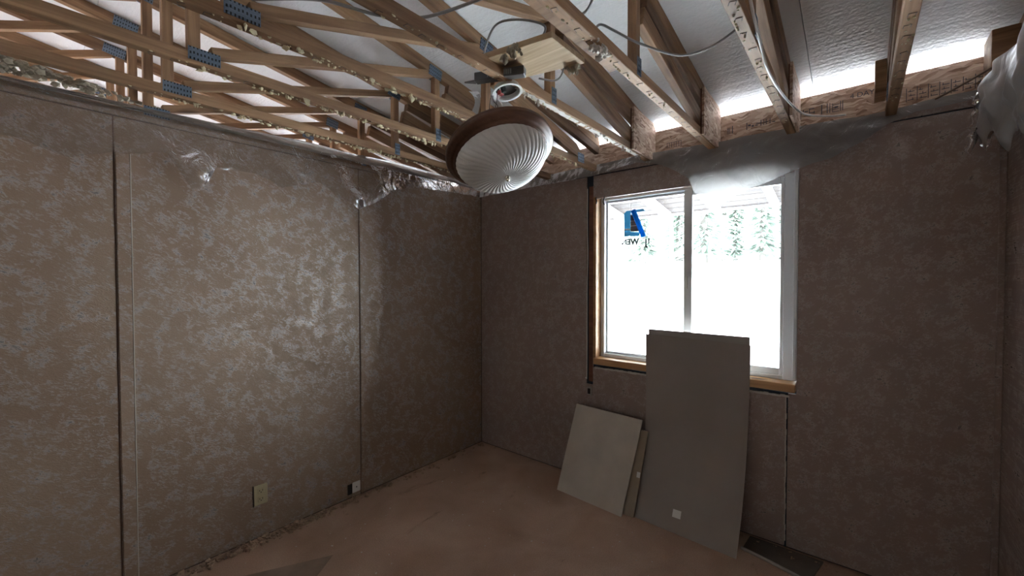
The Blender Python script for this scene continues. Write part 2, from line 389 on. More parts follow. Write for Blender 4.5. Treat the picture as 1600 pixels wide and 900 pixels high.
# window wall: backing with opening, sheets of wallpapered board as children
WX0, WX1, WZ0, WZ1 = -1.52, -.255, .875, 2.14
wb = MB()
wb.box(XFAR, -5.6, YW+.014, YW+.14, 0, 2.30); wb.box(-3.4, WX0, YW+.014, YW+.14, 0, 2.30)
wb.box(-5.6, -3.4, YW+.014, YW+.14, 0, .8); wb.box(-5.6, -3.4, YW+.014, YW+.14, 2.14, 2.30)
wb.box(WX1, 1.2, YW+.014, YW+.14, 0, 2.30); wb.box(2.6, XEND, YW+.014, YW+.14, 0, 2.30)
wb.box(1.2, 2.6, YW+.014, YW+.14, 0, .8); wb.box(1.2, 2.6, YW+.014, YW+.14, 2.14, 2.30)
wb.box(WX0, WX1, YW+.014, YW+.14, 0, WZ0); wb.box(WX0, WX1, YW+.014, YW+.14, WZ1, 2.30)
wall_back = wb.build('wall_back', M['darkblue'], kind='structure')
lbox('wall_board', M['paper_back'], wall_back, XL+.004, -1.570, YW, YW+.0135, .012, 2.275)
lbox('wall_board', M['paper_back'], wall_back, -1.512, -.262, YW, YW+.0135, 2.105, 2.275)
bb = MB(); top = []
for i in range(26):
    x = -1.512 + i*(1.208/25); top.append((x, YW, .858 + random.uniform(-.004, .004)))
bb.poly([(-1.512, YW, .012)] + [(-.304, YW, .012)] + list(reversed(top)), (0, .0135, 0))
bb.build('wall_board', M['paper_back'], wall_back)
lbox('wall_board', M['paper_back'], wall_back, -.2935, XR-.004, YW, YW+.0135, .012, .875)
lbox('wall_board', M['paper_back'], wall_back, -.255, XR-.004, YW, YW+.0135, .875, 2.275)
# narrow filler beside the open channel and below its end
lbox('wall_filler', M['paper_back'], wall_back, -1.570, -1.512, YW+.0005, YW+.0135, .012, .725)
# white torn gypsum edges under the window
te = MB()
for i in range(60):
    x = -1.50 + i*(1.19/59)
    te.box(x, x+.022, YW-.0015, YW+.012, .853+random.uniform(-.003, .002), .860+random.uniform(0, .006))
te.build('torn_edge', M['gypsum'], wall_back, kind='stuff')
ce = MB(); z = .85
while z > .05:
    ce.box(-.3045+random.uniform(-.002, .001), -.3000+random.uniform(-.002, .002), YW-.001, YW+.012, z-.03, z); z -= .03
ce.build('torn_edge', M['gypsum'], wall_back, kind='stuff')
# channel: stud face and a pale trim strip
lbox('channel_trim', M['lumber_red'], wall_back, -1.545, -1.514, YW-.004, YW+.013, .75, 2.20)
# top strip over the dark groove
lbox('top_strip', M['paper_back'], wall_back, XL+.004, XR-.004, YW+.002, YW+.0135, 2.284, 2.318)

# exterior wall boards above the plate
for i, (x0, x1) in enumerate(((XFAR, -5.17), (-5.17, -2.73), (-2.73, -.29), (-.29, 2.15), (2.15, XEND))):
    ob = lbox('trim_%d' % (i+1), M['osb'], None, x0+.0015, x1-.0015, YW+.016, YW+.030, 2.30, 2.500); ob['kind'] = 'structure'
    if i == 3: bayR = ob
    if i == 2: bayL = ob
def stamp(parent, x0, z0, marks, h=.05):
    """printed mill stamp: thin strokes on the board, each (x, z, w, h) in units of h"""
    b = MB()
    for x, z, ww, hh in marks: b.box(x0+x*h, x0+(x+ww)*h, YW+.0150, YW+.0161, z0+z*h, z0+(z+hh)*h)
    o = b.build('mill_stamp', M['ink'], parent, kind='stuff'); o.location = -world_loc(parent)
stamp(bayR, .005-.27, 2.385, [(0,0,.1,1.1),(.2,0,.08,1.1),(.45,.55,.1,.5),(.6,.75,.35,.1),(.75,.3,.5,.1),(1.05,.95,.5,.1),(1.05,.5,.08,.5),(1.1,.5,.5,.1),(1.5,.4,.08,.3),(2.2,.1,.1,1.1)], .046)
stamp(bayR, -.14, 2.385, [(0,.1,.08,1.1),(.25,.1,.06,1.1),(.5,.1,.06,1.0),(.5,.1,.6,.06),(.5,.35,.6,.06),(.5,.6,.6,.06),(.5,.85,.6,.06),(.7,.5,.3,.2),(1.2,.1,.07,1.1),(1.4,.1,.07,1.1)], .046)
text_obj('mill_stamp', '4 DAY', .034, M['ink'], bayR, Vector((-.045, YW+.0157, 2.440)) - world_loc(bayR), (PI/2, 0, 0))
grid = []
for i in range(9): grid.append((i*.72, 0, .05, 1.25))
for i in range(9):
    for k in range(3):
        grid.append((i*.72+.1+random.uniform(0, .1), .12+k*.38, random.uniform(.25, .5), .06))
        grid.append((i*.72+.15+random.uniform(0, .3), .1+k*.38, .05, .22))
stamp(bayR, .165, 2.365, grid, .052)
stamp(bayL, -.62, 2.385, [(0,0,.06,.8),(.15,0,.06,.85),(.3,0,.06,.85),(0,.4,.4,.05),(0,.6,.4,.05),(.6,0,.1,1.0),(2.3,.1,.1,.9),(2.5,.5,.3,.2),(2.9,.35,.25,.2),(3.3,.4,.3,.1),(3.4,.6,.5,.1),(3.9,.3,.1,.7),(4.2,.3,.07,.7),(4.5,.3,.07,.7),(4.3,.6,.4,.08),(4.9,.3,.08,.7),(5.2,.4,.3,.1)], .045)
stamp(bayL, -.98, 2.375, [(i*.33, 0, .06, .7) for i in range(7)] + [(0, .7, 2.1, .05)], .045)

# left wall
wl = MB(); wl.box(XL-.115, XL-.0135, YREAR, YW+.014, 0, 2.296); wall_left = wl.build('wall_left', M['greyboard_dark'], kind='structure')
lbox('wall_board', M['paper_left'], wall_left, XL-.0135, XL, YREAR, .302, .012, 2.275)
lbox('wall_board', M['paper_left'], wall_left, XL-.0135, XL, .307, 1.533, .012, 2.275)
lbox('wall_board', M['paper_left'], wall_left, XL-.0135, XL, 1.541, YW-.002, .012, 2.275)
lbox('batten', M['paper_left'], wall_left, XL-.0005, XL+.008, .310, .360, .012, 2.112, .002)
lbox('batten_edge', M['cream'], wall_left, XL-.0005, XL+.009, .3605, .3635, .012, 2.110)
lbox('groove_strip', M['sill_dark'], wall_left, XL-.013, XL-.001, .3025, .3065, .012, 2.275)
lbox('groove_strip', M['sill_dark'], wall_left, XL-.013, XL-.003, 1.5335, 1.5405, .012, 2.275)
lbox('batten', M['paper_left'], wall_left, XL-.0005, XL+.003, 1.543, 1.562, .03, 2.02, .001)
lbox('top_strip', M['paper_left'], wall_left, XL-.0135, XL-.003, YREAR, YW-.002, 2.283, 2.320)
# right wall, rear wall with doorway
wr = MB(); wr.box(XR+.0135, XR+.11, YREAR, YW+.014, 0, 2.296); wall_right = wr.build('wall_right', M['dark'], kind='structure')
lbox('wall_board', M['paper_back'], wall_right, XR, XR+.0135, YREAR, YW-.002, .012, 2.275)
lbox('corner_strip', M['paper_back'], wall_right, XR-.022, XR, YW-.012, YW, .012, 2.27, .003)
lbox('top_strip', M['paper_back'], wall_right, XR+.003, XR+.0135, YREAR, YW-.002, 2.283, 2.320)
re_ = MB(); re_.box(XL-.1, -.62, YREAR-.1, YREAR, 0, 2.296); re_.box(.34, XR+.1, YREAR-.1, YREAR, 0, 2.296); re_.box(-.62, .34, YREAR-.1, YREAR, 2.03, 2.296)
re_.build('wall_rear', M['plainwall'], kind='structure')
# house shell beyond the room
he = MB()
he.box(XFAR-.12, XFAR, YHB, YW+.14, -.6, 2.30)
he.poly([(XFAR-.12, YHB, 2.30), (XFAR-.12, YW+.14, 2.30), (XFAR-.12, YW+.14, zroof(YW+.14)), (XFAR-.12, YR, zroof(YR)), (XFAR-.12, YHB, zroof(YHB))], (.12, 0, 0))
he.build('wall_far_left', M['plainwall'], kind='structure')
he = MB()
he.box(XEND, XEND+.12, YHB, YW+.14, -.6, 2.30)
he.poly([(XEND, YHB, 2.30), (XEND, YW+.14, 2.30), (XEND, YW+.14, zroof(YW+.14)), (XEND, YR, zroof(YR)), (XEND, YHB, zroof(YHB))], (.12, 0, 0))
he.build('wall_far_right', M['plainwall'], kind='structure')
hb = MB()
for a, c, z0, z1 in ((XFAR, -7.0, 0, 2.55), (-5.0, -3.9, 0, 2.55), (-2.7, XEND, 0, 2.55)): hb.box(a, c, YHB-.12, YHB, z0, z1-.05)
hb.box(-3.9, -2.7, YHB-.12, YHB, 0, .80); hb.box(-3.9, -2.7, YHB-.12, YHB, 2.15, 2.50)
hb.box(-7.0, -5.0, YHB-.12, YHB, 0, .8); hb.box(-7.0, -5.0, YHB-.12, YHB, 2.15, 2.50)
hb.build('wall_front', M['plainwall'], kind='structure')

# ceiling: white roof panels laid over the trusses, joints every 1.22 m
ceil = empty('ceiling', (0, YR, zroof(YR)), kind='structure')
def roofsheet(x0, x1, ya, yb, mt=None, name='roof_panel', t=.03):
    b = MB(); za, zb = zroof(ya), zroof(yb)
    b.poly([(0, ya, za), (0, yb, zb), (0, yb, zb+t), (0, ya, za+t)], (x1-x0, 0, 0))
    o = b.build(name, mt or M['roof'], ceil, origin=(0, (ya+yb)/2, (za+zb)/2)); o.location = Vector((x0, (ya+yb)/2, (za+zb)/2)) - world_loc(ceil)
    return o
ys = [YR+.0005, .302, 1.522, 2.742, 3.02]
for ya, yb in zip(ys, ys[1:]):
    x = XFAR-.12
    while x < XEND+.1:
        roofsheet(x+.001, min(x+2.438, XEND+.12), ya+.001, yb-.001); x += 2.44
for ya, yb in ((-2.37, YR-.0005), (-3.59, -2.372), (-5.12, -3.592)):
    roofsheet(XFAR-.12, XEND+.12, ya, yb)
b = MB()
for s_, a, c in ((1, YR, 3.02), (1, -5.12, YR)):
    b.poly([(XFAR-.12, a, zroof(a)+.031), (XFAR-.12, c, zroof(c)+.031), (XFAR-.12, c, zroof(c)+.05), (XFAR-.12, a, zroof(a)+.05)], (XEND-XFAR+.24, 0, 0))
b.build('roof_cover', M['black'], ceil).location = -world_loc(ceil)

# ================================================================== WINDOW
win = empty('window_1', ((WX0+WX1)/2, YW+.07, WZ0), kind='structure')
def wbx(name, mt, x0, x1, y0, y1, z0, z1, bevel=.003, parent=None):
    return lbox(name, mt, parent or win, x0, x1, YW+y0, YW+y1, z0, z1, bevel)
wbx('jamb', M['sill'], -1.512, -1.488, -.004, .135, .905, 2.12)
wbx('jamb', M['vinyl'], -.276, -.2565, -.004, .135, .95, 2.12)
wbx('head', M['sill'], -1.487, -.277, .02, .135, 2.118, 2.139)
wbx('window_sill', M['sill'], -1.500, -.258, -.024, .135, .886, .933, .004)
F = 'vinyl'
wbx('frame', M[F], -1.4875, -1.458, .070, .134, .9335, 2.117)
wbx('frame', M[F], -.330, -.2765, .070, .134, .9335, 2.117)
wbx('frame', M[F], -1.4575, -.3305, .070, .134, .9335, .958)
wbx('frame', M[F], -1.4575, -.3305, .070, .134, 2.096, 2.117)
# fixed outer sash left, sliding inner sash right
def sash(x0, x1, z0, z1, y0, y1, fw, mw):
    s = empty('sash', Vector(((x0+x1)/2, YW+y0, z0)) - world_loc(win)); s.parent = win
    wbx('stile', M[F], x0, x0+mw[0], y0, y1, z0, z1, .003, s); wbx('stile', M[F], x1-mw[1], x1, y0, y1, z0, z1, .003, s)
    wbx('rail', M[F], x0+mw[0]+.0003, x1-mw[1]-.0003, y0, y1, z0, z0+fw, .003, s); wbx('rail', M[F], x0+mw[0]+.0003, x1-mw[1]-.0003, y0, y1, z1-fw, z1, .003, s)
    wbx('pane', M['pane'], x0+mw[0]-.004, x1-mw[1]+.004, (y0+y1)/2-.002, (y0+y1)/2+.002, z0+fw-.004, z1-fw+.004, 0, s)
    return s
s1 = sash(-1.4570, -.852, .9585, 2.0955, .104, .132, .016, (.010, .040))
s2 = sash(-.886, -.331, .9585, 2.0955, .072, .100, .038, (.052, .016))
lk = MB(); lk.box(-.872, -.858, YW+.062, YW+.0717, 1.45, 1.53)
o = lk.build('sash_lock', M['white_plastic'], win, bevel=.002); o.location = -world_loc(win)

# ================================================================== TRUSSES
BZ0, BZ1 = 2.301, 2.365
def nail_plate(parent, y, z, ly, lz, rot=0, sides=(-1, 1)):
    for s in sides:
        b = MB(); b.box(-.0012, .0012, -ly/2, ly/2, -lz/2, lz/2)
        # toothed rows punched out of the plate
        ny, nz = max(2, int(ly/.016)), max(2, int(lz/.012))
        for i in range(ny):
            for j in range(nz):
                yy, zz = -ly/2+(i+.5)*ly/ny, -lz/2+(j+.5)*lz/nz
                b.box(s*.0012-.0012, s*.0012+.0012, yy-.004, yy+.004, zz-.0012, zz+.0012)
        o = b.build('nail_plate', M['plate'], parent)
        o.location = Vector((s*.0214, y, z)) - world_loc(parent); o.rotation_euler = (rot, 0, 0)
SL = math.atan(.165)
def residue(y0, y1, cnt, rmax, mt, zb=BZ0, wx=.019, droop=1.5):
    b = MB()
    for _ in range(cnt):
        y = random.uniform(y0, y1); x = random.uniform(-wx, wx); r = random.uniform(.002, rmax)
        b.blob((x, y, zb-r*.4), r, (1, random.uniform(.8, 2.2), random.uniform(.4, droop)), .45)
    return b
def staples(y0, y1, n):
    b = MB()
    for i in range(n):
        y = y0+(y1-y0)*(i+random.uniform(-.3, .3))/n; x = random.uniform(-.008, .008); a = random.uniform(-.5, .5)
        c, s_ = math.cos(a), math.sin(a); z = BZ0-.0007
        P = [(-.009, .009), (-.009, -.009), (.009, -.009), (.009, .009)]
        P = [(x+u*c-v*s_, y+u*s_+v*c) for u, v in P]
        for q, r in zip(P, P[1:]):
            b.tube([(q[0], q[1], z), (r[0], r[1], z)], .0011, 4)
    return b
def make_truss():
    t = empty('roof_truss', (0, YW, BZ0))
    L = M['lumber']
    member('bottom_chord', (0, -1.10, 2.3225), (0, YW+.012, 2.3225), .040, .043, L, t)
    member('bottom_chord', (0, YHB, 2.3225), (0, -1.102, 2.3225), .040, .043, L, t)
    def ztc(y): return zroof(y)-.033
    member('top_chord', (0, YR, ztc(YR)), (0, YW+.012, ztc(YW+.012)),   .038, .060, L, t, end0=0, end1=.012)
    member('top_chord', (0, YHB, ztc(YHB)), (0, YR-.004, ztc(YR)),   .038, .060, L, t)
    member('top_chord_doubler', (0, 1.66, zroof(1.66)-.089), (0, YW+.010, zroof(YW+.010)-.089), .036, .050, M['lumber_dark'], t)
    member('web', (0, 1.63, 2.570), (0, 2.53, 2.372), .036, .078, L, t, end1=.09)
    member('upright', (0, 1.575, 2.345), (0, 1.575, 2.700), .036, .038, L, t)
    member('web', (0, .490, 2.366), (0, 1.540, 2.682), .036, .038, L, t)
    member('upright', (0, .435, 2.345), (0, .435, 2.885), .036, .038, L, t)
    member('web', (0, -.790, 2.366), (0, .395, 2.880), .036, .038, L, t)
    member('upright', (0, -.840, 2.345), (0, -.840, 3.09), .036, .038, L, t)
    for yy in (-2.1, -3.3, -4.2): member('upright', (0, yy, 2.345), (0, yy, zroof(yy)-.064), .036, .038, L, t)
    nail_plate(t, 1.560, 2.694, .090, .060, -SL)
    nail_plate(t, 1.580, 2.345, .036, .070)
    nail_plate(t, .465, 2.338, .100, .046)
    nail_plate(t, .410, 2.895, .100, .056, -SL)
    nail_plate(t, -.820, 2.338, .10, .046)
    nail_plate(t, 2.50, 2.345, .08, .060)
    residue(.3, 2.6, 60, .0045, M['residue']).build('glue_residue', M['residue'], t, kind='stuff').location = (0, -YW, -BZ0)
    staples(.3, 2.55, 24).build('staples', M['steel'], t, kind='stuff').location = (0, -YW, -BZ0)
    return t
proto = make_truss()
where = {0: 'truss lying on top of the right wall, behind the hanging plastic bundle',
 1: 'bare wooden truss nearest the right wall, to the right of the window',
 2: 'wooden truss above the right window pane, with a white cable hanging down its side',
 3: 'wooden truss with pale stapled underside just right of the plank and dangling lamp',
 4: 'wooden truss with white torn paper underside, directly above the dangling lamp',
 5: 'wooden truss just left of the dangling lamp, blue-grey plate at the upper edge',
 6: 'wooden truss second to the left of the dangling lamp, crusted with yellow glue',
 7: 'wooden truss third to the left of the dangling lamp, the last one inside the room'}
T = {}
order = ['just beyond the left wall', 'second beyond the left wall', 'third beyond the left wall', 'fourth beyond the left wall']
for k, x in enumerate(TX):
    t = proto if k == 0 else copy_tree(proto)
    t.location = (x, YW, BZ0); T[k] = t
    if k <= 7: tag(t, where[k], 'roof truss', 'roof trusses over the open attic')
    elif k <= 11: tag(t, 'brown wooden truss %s, seen over the wall top' % order[k-8], 'roof truss', 'roof trusses over the open attic')
    else: tag(t, 'distant wooden truss %s beyond the left wall, glimpsed over the wall top' % ['fifth', 'sixth', 'seventh', 'eighth', 'ninth', 'tenth', 'eleventh'][k-12], 'roof truss', 'far roof trusses')
# differing pieces
for k in (2, 3, 4):
    x = TX[k]; t = T[k]
    b = MB(); y0, y1 = 2.415, YW+.010
    b.poly([(0, y0, BZ0+.002), (0, y1, BZ0+.002), (0, y1, zroof(y1)-.004), (0, y0, min(zroof(y0)-.004, 2.56))], (.012, 0, 0))
    b.build('heel_gusset', M['osb'], t).location = (.024, -YW, -BZ0)
    lbox('heel_block', M['lumber_red'], t, x+.0195, x+.0235, 2.405, 2.414, BZ0+.004, 2.548)
b = lbox('heel_block', M['lumber'], T[1], TX[1]-.062, TX[1]-.0205, 2.60, 2.745, 2.385, 2.535, .002)
b = lbox('heel_block', M['lumber'], T[0], TX[0]-.10, TX[0]-.0205, 2.60, 2.745, 2.385, 2.54, .002)
b = lbox('cleat', M['lumber'], T[3], TX[3]-.064, TX[3]-.0205, .75, 1.50, 2.318, 2.36, .002)
# torn drywall paper under trusses 3 and 4
def paper(x, y0, y1, t, wmax=.017):
    g = MB(); n_ = 70
    L_ = [(x-wmax+random.uniform(0, .009), y0+(y1-y0)*i/n_) for i in range(n_+1)]; R_ = [(x+wmax-random.uniform(0, .009), y0+(y1-y0)*i/n_) for i in range(n_+1)]
    for i in range(n_):
        if random.random() < .12: continue
        z = BZ0-.0016
        g.b.faces.new([g.b.verts.new(p) for p in ((*L_[i], z), (*R_[i], z), (*R_[i+1], z), (*L_[i+1], z))])
    for _ in range(26):
        y = random.uniform(y0, y1); r = random.uniform(.003, .007); g.blob((x+random.uniform(-.02, .02), y, BZ0-.006), r, (1, .6, 2.2), .5)
    o = g.build('torn_paper', M['paperres'], t, kind='stuff'); o.location = -world_loc(t)
paper(TX[4], 1.33, 2.6, T[4])
for k in (5, 6, 7):
    o = residue(.45, 2.5, 130, .008, M['residue'], droop=2.2).build('glue_residue', M['residue'], T[k], kind='stuff'); o.location = (0, -YW, -BZ0)
b = MB()
for _ in range(40):
    b.blob((random.uniform(-.02, .02), 1.29+random.uniform(-.05, .05), BZ0+random.uniform(-.012, .01)), random.uniform(.004, .011), (1, 1.3, 1), .5)
b.build('glue_clump', M['paperres'], T[3], kind='stuff').location = (0, -YW, -BZ0)

# ================================================================== ceiling plank, bracket, box, lamp
PZ = 2.337
pl = empty('ceiling_plank', (-.97, 1.26, PZ), 'short light pine plank nailed flat between two trusses above the dangling lamp', 'plank')
b = MB()
b.poly([(-.165, -.130, 0), (.158, -.075, 0), (.158, .148, 0), (-.128, .080, 0)], (0, 0, .022))
b.build('board', M['plank'], pl, bevel=.0015)
b = MB()
for (x, y) in ((-.02, -.10), (.02, -.094), (.005, -.105), (.12, .145), (.10, .135)):
    for _ in range(9): b.blob((x+random.uniform(-.02, .02), y+random.uniform(-.01, .01), random.uniform(-.022, .012)), random.uniform(.004, .010), (1, 1, 1.8), .5)
b.build('glue_clump', M['fluff'], pl, kind='stuff')

br = empty('mounting_bar', (-1.100, 1.245, 2.3025), 'dark grey bar with a printed sticker under the left end of the plank', 'mounting bar')
dx, dy = .188, .081; L_ = math.hypot(dx, dy); ang = math.atan2(dy, dx)
bar = MB(); bar.box(-.100, .104, -.024, .012, 0, .033); o = bar.build('bar', M['grey_plastic'], br, bevel=.002); o.rotation_euler = (0, 0, ang)
o = MB(); o.poly([(-.15, -.004, .006), (-.105, -.012, .004), (-.105, .012, .004)], (0, 0, .006)); o = o.build('prong', M['grey_plastic'], br); o.rotation_euler = (0, 0, ang)
st = MB(); 
for i in range(12): st.box(-.045+i*.0085, -.045+i*.0085+random.uniform(.002, .006), -.0252, -.0240, .008, .026)
o = st.build('printed_label', M['print'], br); o.rotation_euler = (0, 0, ang)

g = MB(); g.grid(lambda u, v: Vector((-.145+.035*math.sin(2.6*v)+.012*u, -.03+.02*u, -.012-.085*v+.02*math.sin(4*v)*u)), 3, 14); g.build('torn_film_strip', M['film_milky'], br, smooth=True)
bx = empty('ceiling_box', (-1.112, 1.305, 2.277), 'round white open electrical box under the dark bar, wires coming out', 'electrical box')
b = MB(); b.lathe([(.052, .024), (.053, .004), (.062, .003), (.062, -.001), (.053, -.001), (.049, .004), (.049, .020), (.0005, .020), (.0005, .024)], 40)
b.build('shell', M['white_plastic'], bx, smooth=False); b = MB(); b.lathe([(.0005, .0185), (.0478, .0185), (.0478, .0197), (.0005, .0197)], 32); b.build('box_inside', M['dark'], bx); bx.rotation_euler = (0, -.22, 0)
b = MB(); b.box(-.03, -.012, -.03, -.006, -.006, .012); b.build('wire_nut', M['red'], bx, bevel=.003)
b = MB(); b.box(-.006, .010, -.036, -.018, -.012, .020); b.build('connector', M['black'], bx, bevel=.003)

# dangling lamp: oak ring, swirl-fluted glass bowl
AX = Vector((0.425, -0.134, -0.895)).normalized()
LC = Vector((-1.131, 1.2845, 2.022))
lamp = empty('ceiling_lamp', LC, 'round oak-rimmed ceiling lamp with swirled frosted glass bowl, dangling by its wires', 'ceiling lamp')
lamp.rotation_euler = AX.to_track_quat('Z', 'Y').to_euler()
RO = .225
b = MB(); prof = []
for r, z in ((.184, -.006), (.181, .010), (.184, .017), (.190, .019), (.195, .015), (.197, .008), (.203, .007), (.210, .004), (.213, -.001), (.219, -.004), (RO, -.009), (.2245, -.018), (.220, -.024), (.222, -.030), (.218, -.037), (.208, -.040), (.186, -.038)):
    prof.append((r, z))
b.lathe(prof, 96, close=True); b.build('rim', M['oak'], lamp, smooth=True)
b = MB(); b.lathe([(.0005, -.036), (.190, -.036), (.190, -.031), (.0005, -.031)], 64); b.build('pan', M['white_plastic'], lamp)
b = MB(); NR, NS, ribs = 44, 480, 40
rings = []
for i in range(NR+1):
    t_ = i/NR; a = t_*PI/2; r = .191*math.cos(a)**.72 if i < NR else .002; z = .006+.106*math.sin(a)**1.05
    ring = []
    for k in range(NS):
        th = 2*PI*k/NS; amp = .0044*min(1, (r/.07))*min(1, t_*6)
        ph = ribs*th + 34*max(0, 1-r/.191)**.8
        dd = -amp*(1-abs(math.sin(ph/2)))**1.6
        ring.append(b.b.verts.new(((r+dd*math.cos(a))*math.cos(th), (r+dd*math.cos(a))*math.sin(th), z+dd*math.sin(a))))
    rings.append(ring)
for p_, q in zip(rings, rings[1:]):
    for k in range(NS): b.b.faces.new([p_[k], p_[(k+1) % NS], q[(k+1) % NS], q[k]])
b.build('glass_bowl', M['frost'], lamp, smooth=True)
b = MB(); b.lathe([(.0005, .109), (.011, .111), (.011, .115), (.006, .118), (.009, .123), (.006, .129), (.0005, .131)], 20); b.build('finial', M['brass'], lamp, smooth=True)
# wires (lamp parts, in world coordinates)
inv = (Matrix.Translation(LC) @ lamp.rotation_euler.to_matrix().to_4x4()).inverted()
topr = LC - AX*.036
def wire(pts, r, mt, name):
    b = MB(); b.tube([inv @ p for p in smoothpts(pts)], r, 6); return b.build(name, mt, lamp, smooth=True)
q = Vector((-1.118, 1.302, 2.280)); e0 = Vector((-1.138, 1.262, 2.20))
wire([q+Vector((-.035, -.03, .02)), q+Vector((-.040, -.034, -.03)), q+Vector((-.022, -.026, -.06)), q+Vector((-.045, -.03, -.09)), q+Vector((-.03, -.028, -.13)), topr], .0018, M['black'], 'wire')
wire([q+Vector((-.048, -.035, -.01)), q+Vector((-.060, -.036, -.06)), q+Vector((-.045, -.034, -.10)), q+Vector((-.03, -.03, -.135)), topr], .0014, M['black'], 'wire')
wire([q+Vector((-.012, -.02, .02)), q+Vector((-.018, -.024, -.03)), q+Vector((-.004, -.02, -.06)), q+Vector((-.018, -.024, -.11)), topr], .0018, M['white_plastic'], 'wire')
wire([q+Vector((-.022, -.022, .02)), q+Vector((-.028, -.024, -.03)), q+Vector((-.040, -.02, -.07)), q+Vector((-.018, -.024, -.10)), topr], .0016, M['black'], 'wire')

# ================================================================== cables
def cable(pts, r, mt, label, name='electric_cable', flat=False):
    pts = [Vector(p) for p in pts]; c = pts[0].copy(); b = MB(); b.tube([p-c for p in smoothpts(pts)], r, 8)
    o = b.build(name, mt, smooth=True); o.location = c; tag(o, label, 'cable'); return o
cable([(-1.50, .50, 2.41), (-1.352, .65, 2.42), (-1.265, .80, 2.41), (-1.18, .885, 2.405), (-1.094, .941, 2.415), (-.922, 1.01, 2.44), (-.80, 1.05, 2.47), (-.6, 1.1, 2.52)], .0055, M['cable'],
      'thick grey cable sagging across the top left of the lamp plank')
cable([(-1.195, 1.253, 2.345), (-1.180, 1.235, 2.40), (-1.120, 1.19, 2.43), (-1.03, 1.15, 2.45), (-.94, 1.17, 2.44), (-.874, 1.228, 2.42), (-.89, 1.23, 2.38), (-.935, 1.22, 2.347)], .004, M['cable'],
      'grey cable looped in an arch above the lamp plank')
cable([(-.735, 1.33, 2.385), (-.768+.05, 1.351, 2.42), (-.695, 1.418, 2.42), (-.646, 1.532, 2.405), (-.549, 1.67, 2.385), (-.45, 1.71, 2.395), (-.375, 1.711, 2.42), (-.33, 1.70, 2.44)], .0045, M['cable'],
      'grey cable sagging between the two trusses right of the lamp')
cable([(-.262, 1.42, 2.37), (-.262, 1.514, 2.33), (-.262, 1.66, 2.29), (-.258, 1.757, 2.262), (-.256, 2.0, 2.28), (-.25, 2.35, 2.33), (-.22, 2.62, 2.36), (-.13, 2.71, 2.355), (-.06, 2.735, 2.352)], .0050, M['white_plastic'],
      'white cable hanging down the truss above the window and over the wall top')
cable([(.255, 2.67, 2.322), (.32, 2.64, 2.345), (.413, 2.60, 2.385), (.46, 2.58, 2.41), (.49, 2.50, 2.44)], .0045, M['cable_dark'],
      'thin brown cable rising from the wall top to the plastic bundle at right')
cable([(-.80, 1.30, 2.43), (-.80, 1.33, 2.47), (-.784, 1.365, 2.50), (-.745, 1.34, 2.51), (-.73, 1.328, 2.56)], .005, M['cable'],
      'short grey cable end curling up over the stapled truss')
cable([(-1.045, 1.43, 2.36), (-.99, 1.46, 2.345), (-.95, 1.455, 2.35), (-.925, 1.44, 2.385)], .004, M['cable'],
      'small grey cable hook showing below the right end of the plank')
cable([(-1.564, YW+.004, 2.19), (-1.566, YW+.006, 1.9), (-1.560, YW+.003, 1.7), (-1.566, YW+.004, 1.45), (-1.565, YW+.003, .98), (-1.566, YW+.002, .76)], .0032, M['white_plastic'],
      'thin white wire running down the open channel left of the window')

# ================================================================== plastic film
def ns(x, y, z=0, s=1): return noise.noise(Vector((x*s, y*s, z)))
def interp(pts, t):
    for (a, u), (c, v) in zip(pts, pts[1:]):
        if a <= t <= c: return u+(v-u)*(t-a)/(c-a)
    return pts[0][1] if t < pts[0][0] else pts[-1][1]
# left wall vapour barrier: hangs from the wall top
low = [(-.85, 2.02), (0, 2.10), (.146, 2.05), (.308, 2.105), (.494, 2.14), (.56, 2.02), (.608, 1.955), (.66, 2.03), (.70, 2.11), (.893, 2.12), (1.03, 2.06), (1.26, 2.14), (1.43, 2.04), (1.524, 2.0), (1.66, 2.06), (1.80, 2.17), (2.01, 2.235), (2.34, 2.25), (2.74, 2.268)]
b = MB()
def f(u, v):
    y = -.84+u*3.575; zt = 2.334+.010*ns(y, 0, 3, 2.2); zl = interp(low, y)+.012*ns(y, 0, 5, 14)
    z = zt+(zl-zt)*v
    fold = .5+.5*math.sin(y*19+2.4*ns(y, z, 1, 2))
    k_ = 1 if y < 1.7 else max(.15, 1-(y-1.7)/.6)
    x = XL+.005+k_*(.022*v*(1-v)*4*.5*fold + .022*v*max(0, ns(y, z*.8, 2, 5)+.25) + .010*v*fold)
    pk = math.exp(-((y-.60)/.10)**2)*math.exp(-((z-2.06)/.09)**2); x += .055*pk
    pk = math.exp(-((y-1.50)/.07)**2)*math.exp(-((z-2.07)/.06)**2); x += .03*pk
    return Vector((x, y, z))
b.grid(f, 260, 26)
o = b.build('plastic_sheet', M['film_clear'], smooth=True, origin=(XL, .9, 2.28)); tag(o, 'clear crumpled plastic sheet hanging along the top of the left wall', 'plastic sheet')
# dusty film folded over the chord that lies on the left wall
b = MB()
dz = [(-.9, 2.335), (.1, 2.338), (.6, 2.352), (1.2, 2.374), (1.85, 2.384), (2.74, 2.378)]
def f(u, v):
    y = -.84+u*3.57; zt = interp(dz, y)+.006*ns(y, 0, 3, 3); z = 2.320+(zt-2.320)*min(1, v*1.25)
    x = XL-.001+.010*math.sin(v*9+y*7)*.5+.010*ns(y, v, 7, 6) + .008 - (0 if v < .8 else (v-.8)*.20)
    return Vector((x, y, z))
b.grid(f, 200, 14); o = b.build('folded_film', M['film_dull'], smooth=True, origin=(XL, .9, 2.32)); tag(o, 'dusty film edge folded along the top of the left wall', 'plastic film')
